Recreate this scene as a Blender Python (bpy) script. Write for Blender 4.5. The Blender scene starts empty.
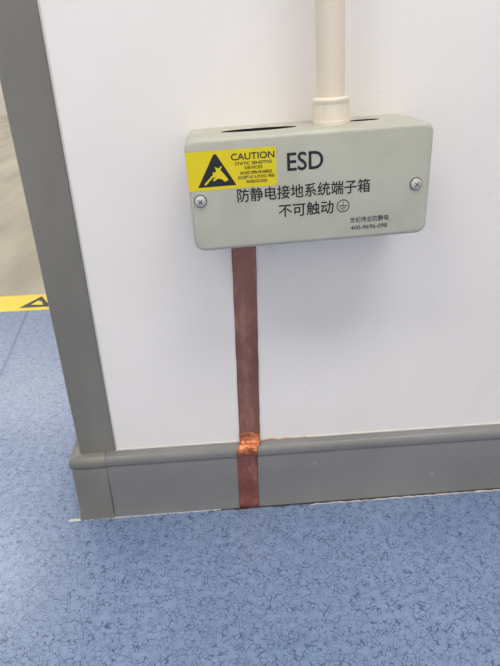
import bpy, bmesh, math, random
from mathutils import Vector, Matrix
random.seed(4)
S=bpy.context.scene
S.view_settings.view_transform='Standard'
S.view_settings.look='None'
COL=bpy.context.collection
ZC=0.541   # camera height
def lin(c):
    return tuple([((v/255)/12.92 if v/255<=.04045 else (((v/255)+.055)/1.055)**2.4) for v in c])+(1,)
def mat(name,c,rough=.5,metal=0,spec=.5):
    m=bpy.data.materials.new(name);m.use_nodes=True
    b=m.node_tree.nodes['Principled BSDF']
    b.inputs['Base Color'].default_value=lin(c);b.inputs['Roughness'].default_value=rough;b.inputs['Metallic'].default_value=metal
    b.inputs['Specular IOR Level'].default_value=spec
    return m,m.node_tree,b
def noise_mix(nt,b,c1,c2,scale,lo=.4,hi=.6,detail=4,coord='Object',bump=0,bscale=None,stretch=None):
    tc=nt.nodes.new('ShaderNodeTexCoord');n=nt.nodes.new('ShaderNodeTexNoise');r=nt.nodes.new('ShaderNodeValToRGB')
    n.inputs['Scale'].default_value=scale;n.inputs['Detail'].default_value=detail
    src=tc.outputs[coord]
    if stretch:
        mp=nt.nodes.new('ShaderNodeMapping');mp.inputs['Scale'].default_value=stretch;nt.links.new(src,mp.inputs[0]);src=mp.outputs[0]
    nt.links.new(src,n.inputs['Vector']);nt.links.new(n.outputs['Fac'],r.inputs[0])
    r.color_ramp.elements[0].position=lo;r.color_ramp.elements[1].position=hi
    r.color_ramp.elements[0].color=lin(c1);r.color_ramp.elements[1].color=lin(c2)
    nt.links.new(r.outputs[0],b.inputs['Base Color'])
    if bump:
        n2=nt.nodes.new('ShaderNodeTexNoise');n2.inputs['Scale'].default_value=bscale or scale;n2.inputs['Detail'].default_value=3
        nt.links.new(src,n2.inputs['Vector'])
        bp=nt.nodes.new('ShaderNodeBump');bp.inputs['Strength'].default_value=bump;bp.inputs['Distance'].default_value=.002
        nt.links.new(n2.outputs['Fac'],bp.inputs['Height']);nt.links.new(bp.outputs[0],b.inputs['Normal'])
    return r
def scuffs(nt,b,src_ramp,c,scale,stretch,p0,p1,amt,seed=0):
    tc=nt.nodes.new('ShaderNodeTexCoord');mp=nt.nodes.new('ShaderNodeMapping');mp.inputs['Scale'].default_value=stretch;mp.inputs['Location'].default_value=(seed,seed*.7,seed*.3)
    n=nt.nodes.new('ShaderNodeTexNoise');n.inputs['Scale'].default_value=scale;n.inputs['Detail'].default_value=5;n.inputs['Roughness'].default_value=.6
    r=nt.nodes.new('ShaderNodeValToRGB');r.color_ramp.elements[0].position=p0;r.color_ramp.elements[1].position=p1
    r.color_ramp.elements[1].color=(amt,amt,amt,1)
    x=nt.nodes.new('ShaderNodeMix');x.data_type='RGBA'
    nt.links.new(tc.outputs['Object'],mp.inputs[0]);nt.links.new(mp.outputs[0],n.inputs['Vector']);nt.links.new(n.outputs['Fac'],r.inputs[0]);nt.links.new(r.outputs[0],x.inputs[0])
    nt.links.new(src_ramp,x.inputs[6]);x.inputs[7].default_value=lin(c);nt.links.new(x.outputs[2],b.inputs['Base Color']);return x.outputs[2]
# ---------- materials
m_wall,nt,b=mat('wall_paint',(240,233,229),.42,spec=.45); r=noise_mix(nt,b,(240,234,230),(247,242,239),4,.3,.65,bump=.06,bscale=60)
scuffs(nt,b,r.outputs[0],(210,202,198),26,(1,1,2.2),.66,.76,.35,11)
m_trim,nt,b=mat('grey_trim',(128,126,121),.35); noise_mix(nt,b,(118,115,109),(132,129,122),6,.3,.7,stretch=(3,3,1))
m_base,nt,b=mat('grey_pvc',(140,138,133),.2); r=noise_mix(nt,b,(126,125,124),(139,138,136),7,.3,.7,bump=.15,bscale=14)
scuffs(nt,b,r.outputs[0],(170,166,160),30,(1,1,2),.66,.74,.45,2)
m_caulk,nt,b=mat('caulk',(215,212,205),.6)
m_gap,nt,b=mat('dark_grime',(62,56,52),.8)
m_reflection,nt,b=mat('joint_painted_reflection',(176,120,88),.6); noise_mix(nt,b,(196,130,92),(200,190,180),60,.35,.55)  # orange reflection of the copper, painted as colour
m_box,nt,b=mat('box_plastic',(184,184,168),.42); noise_mix(nt,b,(184,183,167),(190,189,174),30,bump=.05,bscale=900)
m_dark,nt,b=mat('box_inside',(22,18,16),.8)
m_black,nt,b=mat('black_ink',(28,28,34),.5)
m_small,nt,b=mat('grey_ink',(60,62,70),.5)
m_yel,nt,b=mat('yellow_label',(232,210,20),.4)
m_tape,nt,b=mat('yellow_tape',(236,212,50),.4)
m_screw,nt,b=mat('screw_metal',(215,212,208),.4,.6)
m_pipe,nt,b=mat('pvc_cream',(232,219,200),.35)
m_sock,nt,b=mat('pvc_socket',(236,226,210),.35)
m_cop,nt,b=mat('copper_aged',(150,92,80),.36,.4)
r=noise_mix(nt,b,(122,82,74),(160,112,100),22,.3,.7,bump=.5,bscale=90,stretch=(1,1,.35))
scuffs(nt,b,r.outputs[0],(196,140,120),50,(1,1,.4),.50,.64,.6,1)
m_cop2,nt,b=mat('copper_bright',(220,126,84),.3,.85)
noise_mix(nt,b,(160,82,58),(230,150,104),120,.35,.65,bump=1.0,bscale=260)
m_cop3,nt,b=mat('copper_lower',(160,86,72),.32,.5)
r=noise_mix(nt,b,(134,80,72),(172,106,92),40,.3,.7,bump=.4,bscale=160)
scuffs(nt,b,r.outputs[0],(205,140,112),70,(1,1,.5),.54,.66,.6,5)

# blue vinyl floor
m_floor,nt,b=mat('blue_vinyl',(128,148,186),.28,spec=.5)
N=nt.nodes;L=nt.links
tc=N.new('ShaderNodeTexCoord')
def nz(scale,detail=4,rough=.5):
    n=N.new('ShaderNodeTexNoise');n.inputs['Scale'].default_value=scale;n.inputs['Detail'].default_value=detail;n.inputs['Roughness'].default_value=rough
    L.new(tc.outputs['Object'],n.inputs['Vector']);return n
def ramp(src,p0,p1,c0,c1):
    r=N.new('ShaderNodeValToRGB');r.color_ramp.elements[0].position=p0;r.color_ramp.elements[1].position=p1
    r.color_ramp.elements[0].color=c0;r.color_ramp.elements[1].color=c1;L.new(src,r.inputs[0]);return r
def mth(op,a,bb):
    m=N.new('ShaderNodeMath');m.operation=op
    for i,v in enumerate((a,bb)):
        if v is None: continue
        if isinstance(v,(int,float)): m.inputs[i].default_value=v
        else: L.new(v,m.inputs[i])
    return m.outputs[0]
K=(0,0,0,1);Wt=(1,1,1,1)
dn=nz(200,2)
va=N.new('ShaderNodeVectorMath');va.operation='MULTIPLY_ADD'
L.new(dn.outputs['Color'],va.inputs[0]);va.inputs[1].default_value=(.0045,.0045,0);L.new(tc.outputs['Object'],va.inputs[2])
def vor(scale,w0,w1):
    v=N.new('ShaderNodeTexVoronoi');v.feature='DISTANCE_TO_EDGE';v.inputs['Scale'].default_value=scale;v.inputs['Randomness'].default_value=1
    L.new(va.outputs[0],v.inputs['Vector']);return ramp(v.outputs['Distance'],w0,w1,Wt,K)
v1=vor(190,.02,.085);v2=vor(330,.03,.12)
mk1=ramp(nz(110,2).outputs['Fac'],.38,.53,K,Wt);mk2=ramp(nz(90,3).outputs['Fac'],.44,.58,K,Wt)
crack=mth('MAXIMUM',mth('MULTIPLY',v1.outputs[0],mk1.outputs[0]),mth('MULTIPLY',mth('MULTIPLY',v2.outputs[0],mk2.outputs[0]),.45))
basec=ramp(nz(7,5,.6).outputs['Fac'],.3,.7,lin((124,144,178)),lin((136,155,188)))
mx=N.new('ShaderNodeMix');mx.data_type='RGBA';L.new(mth('MULTIPLY',crack,.85),mx.inputs[0]);L.new(basec.outputs[0],mx.inputs[6]);mx.inputs[7].default_value=lin((56,66,100))
sp=N.new('ShaderNodeSeparateXYZ');L.new(tc.outputs['Object'],sp.inputs[0])
sx=mth('ADD',mth('ADD',sp.outputs[0],mth('MULTIPLY',sp.outputs[1],.109)),.383)
sd=mth('ABSOLUTE',sx,None)
sr=ramp(sd,.0020,.0036,Wt,K)
mx2=N.new('ShaderNodeMix');mx2.data_type='RGBA';L.new(mth('MULTIPLY',sr.outputs[0],.85),mx2.inputs[0]);L.new(mx.outputs[2],mx2.inputs[6]);mx2.inputs[7].default_value=lin((48,82,140))
L.new(mx2.outputs[2],b.inputs['Base Color'])
m_beige,nt,b=mat('beige_floor',(176,168,148),.25,spec=.6); noise_mix(nt,b,(152,144,128),(178,171,154),2.5,.35,.65,detail=6,stretch=(3,.6,1))
m_far,nt,b=mat('far_wall',(222,220,215),.6)
m_ceil,nt,b=mat('ceiling_paint',(235,235,235),.8)
m_lamp=bpy.data.materials.new('lamp_panel');m_lamp.use_nodes=True
q=m_lamp.node_tree.nodes['Principled BSDF'];q.inputs['Emission Color'].default_value=(1,.97,.93,1);q.inputs['Emission Strength'].default_value=12

# ---------- helpers
def link(o,parent=None):
    COL.objects.link(o)
    if parent: o.parent=parent
    return o
def meshobj(name,verts,faces,mats,parent=None,smooth=False,fm=None):
    me=bpy.data.meshes.new(name);me.from_pydata(verts,[],faces)
    for m in (mats if isinstance(mats,list) else [mats]): me.materials.append(m)
    bm=bmesh.new();bm.from_mesh(me);bmesh.ops.recalc_face_normals(bm,faces=bm.faces);bm.to_mesh(me);bm.free()
    if fm:
        for p in me.polygons: p.material_index=fm[p.index]
    if smooth:
        for p in me.polygons: p.use_smooth=True
    return link(bpy.data.objects.new(name,me),parent)
def box(name,x0,x1,y0,y1,z0,z1,m,parent=None,bev=0):
    v=[(x,y,z) for x in (x0,x1) for y in (y0,y1) for z in (z0,z1)]
    f=[(0,1,3,2),(4,6,7,5),(0,4,5,1),(2,3,7,6),(0,2,6,4),(1,5,7,3)]
    o=meshobj(name,v,f,m,parent)
    if bev:
        md=o.modifiers.new('b','BEVEL');md.width=bev;md.segments=3
    return o
def sweep(name,prof,path,m,parent=None,smooth=True,cap=True):
    rows=[[(x,y,z) for (x,y) in path(o)] for o,z in prof]
    n=len(rows[0]);v=[p for r in rows for p in r];f=[]
    for i in range(len(rows)-1):
        for j in range(n-1):
            f.append((i*n+j,i*n+j+1,(i+1)*n+j+1,(i+1)*n+j))
    if cap:
        f.append(tuple(i*n for i in range(len(rows))));f.append(tuple(i*n+n-1 for i in reversed(range(len(rows)))))
    o=meshobj(name,v,f,m,parent,smooth)
    if smooth:
        md=o.modifiers.new('e','EDGE_SPLIT');md.split_angle=math.radians(40)
    return o
def lathe(name,prof,m,parent=None,seg=48):
    v=[];f=[]
    for r,z in prof:
        for k in range(seg):
            a=2*math.pi*k/seg;v.append((r*math.cos(a),r*math.sin(a),z))
    for i in range(len(prof)-1):
        for k in range(seg):
            f.append((i*seg+k,i*seg+(k+1)%seg,(i+1)*seg+(k+1)%seg,(i+1)*seg+k))
    f.append(tuple(range(seg)));f.append(tuple((len(prof)-1)*seg+k for k in range(seg)))
    o=meshobj(name,v,f,m,parent,True)
    md=o.modifiers.new('e','EDGE_SPLIT');md.split_angle=math.radians(35)
    return o

# ---------- room
XC=-.180; XR=2.2; TH=.15
box('floor',-4,4,-3,.774,-.05,0,m_floor)
box('floor_beige',-4,4,.774,6,-.05,0,m_beige)
box('wall_front',XC,XR,0,TH,0,2.7,m_wall)
box('wall_back',-4,4,6,6.1,0,2.7,m_far)
box('wall_left',-4.1,-4,-3,6,0,2.7,m_far)
box('wall_right',XR,XR+.1,-3,0,0,2.7,m_far)
box('ceiling',-4,4,-3,6,2.7,2.75,m_ceil)
T=.0022;Wd=.043
pr=[(XC+Wd,0),(XC+Wd,-T*.6),(XC+Wd-.0012,-T),(XC+.003,-T),(XC-T*.3,-T*.9),(XC-T,.0005),(XC-T,.043),(XC,.043),(XC,0)]
v=[(x,y,z) for z in (.101,2.7) for x,y in pr];n=len(pr)
f=[(i,(i+1)%n,n+(i+1)%n,n+i) for i in range(n)]+[tuple(range(n)),tuple(range(n,2*n))]
trim=meshobj('trim_corner',v,f,m_trim)
box('caulk_line',XC+Wd,XC+Wd+.0016,-.0008,0,.101,2.7,m_caulk,trim)
def prof(e=0,top=.100):
    P=[(0,top+e)]
    P.append((.0055,top+e))
    for k in range(1,9):
        a=k/8*math.pi/2;P.append((.0055+(.0085+e)*math.sin(a),top-.008+(.008+e)*math.cos(a)))
    P+=[(.0140+e,.0875),(.0134+e,.0862),(.0121+e,.0850),(.0115+e,.0835),(.0118+e,.0815),(.0123+e,.078)]
    P+= [(.0125+e,.05),(.0130+e,.012),(.0150+e,.0)]
    return P
bb=sweep('baseboard_front',prof(),lambda o:[(XR,-o),(XC-o,-o),(XC-o,TH)],m_base)
cp=sweep('corner_piece',prof(.0009),lambda o:[(XC+.030,-o),(XC-o+.002,-o),(XC-o,-o+.002),(XC-o,TH*.5)],m_trim,bb)
def wobble_strip(name,x0,x1,yb,w,z,m,parent,n=160,lo=.35):
    v=[];f=[]
    for i in range(n+1):
        x=x0+(x1-x0)*i/n;ww=max(w*(lo+(1-lo)*random.random()),.00002)
        v+= [(x,yb+.002,z),(x,yb-ww,z)]
        if i: f.append((2*i-2,2*i-1,2*i+1,2*i))
    return meshobj(name,v,f,m,parent)
wobble_strip('floor_gap',-.02,XR,-.0148,.0036,.0005,m_gap,bb,400,.5)
wobble_strip('floor_caulk',XC-.03,-.01,-.0146,.0024,.0006,m_caulk,bb,80)
wobble_strip('floor_caulk_bit',.11,.42,-.0188,.0014,.0004,m_caulk,bb,60,0)
box('joint_bead',XC+.031,XR,-.0014,0,.100,.1012,m_caulk,bb)
wobble=[]
box('joint_painted_reflection',.046,.105,-.0017,0,.1001,.1015,m_reflection,bb)  # thin strip added to carry the copper's painted reflection along the joint

# ---------- copper strip
x0,x1=.0192,.0452
path=[(-.0007,.42)]
z=.41
while z>.125: path.append((-.0007-.0007*random.random(),z)); z-=.012
path+=[(-.0009,.122),(-.0015,.115),(-.0022,.109),(-.0036,.1035),(-.0060,.1014)]
for k in range(1,9):
    a=k/8*math.pi/2;path.append((-.0060-(.0087)*math.sin(a),.0914+(.0100)*math.cos(a)))
path+=[(-.0146,.0875),(-.0138,.0845),(-.0130,.080),(-.0133,.065),(-.0134,.05),(-.0139,.035),(-.0142,.02),(-.0146,.011),(-.0170,.0012)]
NX=14;v=[];f=[];fm=[]
for i,(y,z) in enumerate(path):
    sh=0 if z>.1 else -.0042
    jw=random.uniform(-.0003,.0003)
    for j in range(NX+1):
        x=x0+(x1-x0)*j/NX
        wr=(-.0010*abs(math.sin(j*2.1+i*1.7)) if .085<z<.119 else 0)
        v.append((x+sh+jw,y+wr,z-(wr if z<.105 else 0)*.5))
    if i:
        for j in range(NX):
            f.append(((i-1)*(NX+1)+j,(i-1)*(NX+1)+j+1,i*(NX+1)+j+1,i*(NX+1)+j))
            fm.append(0 if z>.110 else (1 if z>.088 else 2))
strip=meshobj('copper_grounding_strip',v,f,[m_cop,m_cop2,m_cop3],None,True,fm)
md=strip.modifiers.new('s','SOLIDIFY');md.thickness=.0003;md.offset=0

# ---------- terminal box
BW,BH,BD=.212,.0965,.080
emp=bpy.data.objects.new('esd_terminal_box',None);link(emp)
emp.location=(.0880,0,ZC-.1068);emp.rotation_euler=(0,-math.radians(2.2),0)
def rrect(w,h,r,seg=8):
    P=[]
    for cx,cz,a0 in ((w/2-r,h/2-r,0),(-w/2+r,h/2-r,90),(-w/2+r,-h/2+r,180),(w/2-r,-h/2+r,270)):
        for k in range(seg+1):
            a=math.radians(a0+90*k/seg);P.append((cx+r*math.cos(a),cz+r*math.sin(a)))
    return P
def shell(name,layers,m,parent):
    v=[];f=[];n=None
    for y,ins in layers:
        P=rrect(BW-2*ins,BH-2*ins,max(.009-ins,.002));n=len(P)
        v+=[(x,y,z) for x,z in P]
    for i in range(len(layers)-1):
        for k in range(n): f.append((i*n+k,i*n+(k+1)%n,(i+1)*n+(k+1)%n,(i+1)*n+k))
    f.append(tuple(range(n)));f.append(tuple((len(layers)-1)*n+k for k in range(n)))
    return meshobj(name,v,f,m,parent,True)
layers=[(0,.001),(-.022,.001),(-.0222,.0016),(-.0232,.0016),(-.0234,0)]
R=.004
layers.append((-(BD-R),0))
for k in range(1,7):
    a=k/6*math.pi/2;layers.append((-(BD-R+R*math.sin(a)),R*(1-math.cos(a))))
body=shell('housing',layers,[m_box,m_dark],emp)
def cutter(cx,cy,rx,ry):
    v=[];f=[];n=40
    for z in (BH/2-.012,BH/2+.01):
        for k in range(n):
            a=2*math.pi*k/n;v.append((cx+rx*math.cos(a),cy+ry*math.sin(a),z))
    f=[(k,(k+1)%n,n+(k+1)%n,n+k) for k in range(n)]+[tuple(range(n)),tuple(range(n,2*n))]
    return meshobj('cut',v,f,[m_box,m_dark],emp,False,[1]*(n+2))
cuts=[cutter(-.040,-.044,.034,.0095),cutter(.057,-.036,.014,.006)]
for c in cuts:
    md=body.modifiers.new('bool','BOOLEAN');md.object=c;md.operation='DIFFERENCE';md.solver='EXACT'
bpy.context.view_layer.update()
dg=bpy.context.evaluated_depsgraph_get()
me=bpy.data.meshes.new_from_object(body.evaluated_get(dg));body.modifiers.clear();body.data=me
for c in cuts: bpy.data.objects.remove(c)
md=body.modifiers.new('e','EDGE_SPLIT');md.split_angle=math.radians(32)
YF=-BD
DX=-.0012
def text(name,body_,xa,xb,za,zb,m,bold=0.0,layer=1):
    xa+=DX;xb+=DX
    cu=bpy.data.curves.new(name,'FONT');cu.body=body_;cu.size=1;cu.resolution_u=4
    t=bpy.data.objects.new(name,cu);COL.objects.link(t);bpy.context.view_layer.update()
    me=bpy.data.meshes.new_from_object(t.evaluated_get(bpy.context.evaluated_depsgraph_get()))
    bpy.data.objects.remove(t)
    xs=[p.co.x for p in me.vertices];ys=[p.co.y for p in me.vertices]
    ax,bx,ay,by=min(xs),max(xs),min(ys),max(ys)
    base=[((p.co.x-ax)/(bx-ax)*(xb-xa)+xa,(p.co.y-ay)/(by-ay)*(zb-za)+za) for p in me.vertices]
    faces=[tuple(p.vertices) for p in me.polygons]
    offs=[(0,0)] if bold==0 else [(0,0),(bold,0),(-bold,0),(0,bold),(0,-bold)]
    V=[];F=[]
    for i,(dx,dz) in enumerate(offs):
        o=len(V);V+=[(x+dx,YF-.00012*layer-.000008*i,z_+dz) for x,z_ in base];F+=[tuple(k+o for k in f_) for f_ in faces]
    return meshobj(name,V,F,m,emp)
def poly(name,pts,m,layer=1):
    v=[(x+DX,YF-.00012*layer,z) for x,z in pts]
    return meshobj(name,v,[tuple(range(len(pts)))],m,emp)
def ring(name,cx,cz,r,w,m,layer=1,n=32):
    v=[];f=[];cx+=DX
    for k in range(n):
        a=2*math.pi*k/n
        v+=[(cx+r*math.cos(a),YF-.00012*layer,cz+r*math.sin(a)),(cx+(r-w)*math.cos(a),YF-.00012*layer,cz+(r-w)*math.sin(a))]
    for k in range(n):
        j=(k+1)%n;f.append((2*k,2*k+1,2*j+1,2*j))
    return meshobj(name,v,f,m,emp)
text('text_esd','ESD',-.0190,.0115,.0172,.0320,m_black,.00030)
text('text_title','防静电接地系统端子箱',-.0635,.0530,-.0062,.0055,m_black,.00018)
text('text_warning','不可触动',-.0280,.0208,-.0225,-.0109,m_black,.00018)
text('text_company','世纪伟业防静电',.0360,.0715,-.0330,-.0278,m_small,.00008)
text('text_phone','400-9696-098',.0368,.0703,-.0395,-.0357,m_small,.00010)
ring('ground_ring',.0295,-.0168,.0058,.0008,m_black)
for i,(a,bb_,c,d) in enumerate([(.0292,.0298,-.0163,-.0123),(.0257,.0333,-.0171,-.0163),(.0270,.0320,-.0190,-.0183),(.0283,.0307,-.0208,-.0201)]):
    poly('ground_bar_%d'%(i+1),[(a,c),(bb_,c),(bb_,d),(a,d)],m_black)
# label
LX0,LX1,LZ0,LZ1=-.1046,-.0285,.0062,.0385
poly('label',[(LX0,LZ0),(LX1,LZ0),(LX1,LZ1),(LX0,LZ1)],m_yel,1)
tcx=-.0800
poly('label_triangle',[(tcx-.0165,.0090),(tcx+.0165,.0090),(tcx+.0012,.0355),(tcx-.0012,.0355)],m_black,2)
poly('label_hand',[(tcx+px_,pz_+.0015) for px_,pz_ in [(-.0010,.0240),(.0030,.0222),(.0062,.0180),(.0100,.0125),(.0070,.0110),(.0040,.0135),(.0010,.0140),(-.0025,.0120),(-.0035,.0132),(-.0005,.0152),(-.0040,.0150),(-.0048,.0163),(-.0010,.0172),(-.0030,.0180),(-.0030,.0195),(.0005,.0195)]],m_yel,3)
poly('label_slash',[(tcx-.0110,.0115),(tcx-.0098,.0105),(tcx+.0052,.0247),(tcx+.0044,.0259)],m_yel,4)
text('label_caution','CAUTION',-.0665,-.0300,.0295,.0348,m_black,.00015,2)
for i,(s,z0) in enumerate([('STATIC SENSITIVE',.0252),('DEVICES',.0215)]):
    w=.031 if i==0 else .015;text('label_line_%d'%(i+1),s,-.0480-w/2,-.0480+w/2,z0,z0+.0025,m_black,.00008,2)
for i,(s,z0) in enumerate([('DO NOT OPEN OR HANDLE',.0173),('EXCEPT AT A STATIC FREE',.0135),('WORKSTATION',.0097)]):
    w=(.027,.031,.018)[i];text('label_line_%d'%(i+3),s,-.0460-w/2,-.0460+w/2,z0,z0+.0025,m_black,.00008,2)
for i,(sx_,sz) in enumerate([(-.0970,-.0025),(.0930,-.0025)]):
    s=lathe('screw_%d'%(i+1),[(.0048,0),(.0050,.0010),(.0044,.0022),(.0026,.0030),(.0003,.0032)],m_screw,emp,32)
    s.location=(sx_,YF,sz);s.rotation_euler=(math.radians(90),0,0)
    rg=lathe('screw_recess_%d'%(i+1),[(.0057,0),(.0056,.0002),(.0001,.0002)],m_small,emp,32);rg.location=(sx_,YF,sz);rg.rotation_euler=(math.radians(90),0,0)
    for k in range(2):
        c=box('screw_cross_%d_%d'%(i+1,k+1),-.0024,.0024,-.0034,-.0024,-.00035,.00035,m_small,emp);c.location=(sx_,YF,sz);c.rotation_euler=(0,math.radians(40+90*k),0)

# ---------- conduit
con=bpy.data.objects.new('conduit_pipe',None);link(con)
con.location=(.1118,-.040,ZC-.0577);con.rotation_euler=(0,-math.radians(3.2),0)
lathe('socket',[(.0166,0),(.0166,.003),(.0158,.0035),(.0156,.017),(.0163,.018),(.0163,.0205),(.0150,.022),(.0126,.0222)],m_sock,con)
for k in range(18):
    a=2*math.pi*k/18
    rb=box('rib_%d'%(k+1),.0153,.0163,-.0007,.0007,.004,.017,m_sock,con);rb.rotation_euler=(0,0,a)
lathe('pipe',[(.0124,.004),(.0124,2.2)],m_pipe,con)

# ---------- floor tape
tp=bpy.data.objects.new('floor_marking_tape',None);link(tp)
box('tape',-3.9,.5,.676,.774,0,.0006,m_tape,tp)
for k in range(-7,2):
    cx=-.445+k*.26
    def fp(n,pts,m,h): 
        return meshobj(n+'_%d'%(k+8),[(cx+a*1.1,.724+b_*1.1,h) for a,b_ in pts],[tuple(range(len(pts)))],m,tp)
    fp('mark_triangle',[(-.034,-.028),(.034,-.028),(.0,.034)],m_black,.0009)
    fp('mark_hand',[(-.012,-.014),(.016,-.018),(.008,.002),(-.002,.008)],m_tape,.0012)

# ---------- lights
def lamp(x,y,sx,sy):
    o=box('ceiling_lamp',x-sx/2,x+sx/2,y-sy/2,y+sy/2,2.66,2.70,m_lamp)
    return o
for x,y in ((-1.4,-1.3),(.5,-1.1),(-2.0,2.2),(.8,2.4),(-2.0,4.4),(.8,4.6)): lamp(x,y,1.2,.6)
w=bpy.data.worlds.new('w');S.world=w;w.use_nodes=True
w.node_tree.nodes['Background'].inputs[0].default_value=(1,.985,.96,1);w.node_tree.nodes['Background'].inputs[1].default_value=.92

# ---------- camera
cd=bpy.data.cameras.new('camera');cam=link(bpy.data.objects.new('camera',cd))
M=Matrix.Rotation(math.radians(-3.78),4,'Z')@Matrix.Rotation(math.radians(90-27.4),4,'X')@Matrix.Rotation(math.radians(-1.57),4,'Z')
cam.matrix_world=Matrix.Translation((0,-.55,ZC))@M
cd.sensor_fit='VERTICAL';cd.sensor_height=24;cd.lens=540/666*24;cd.clip_start=.01
S.camera=cam
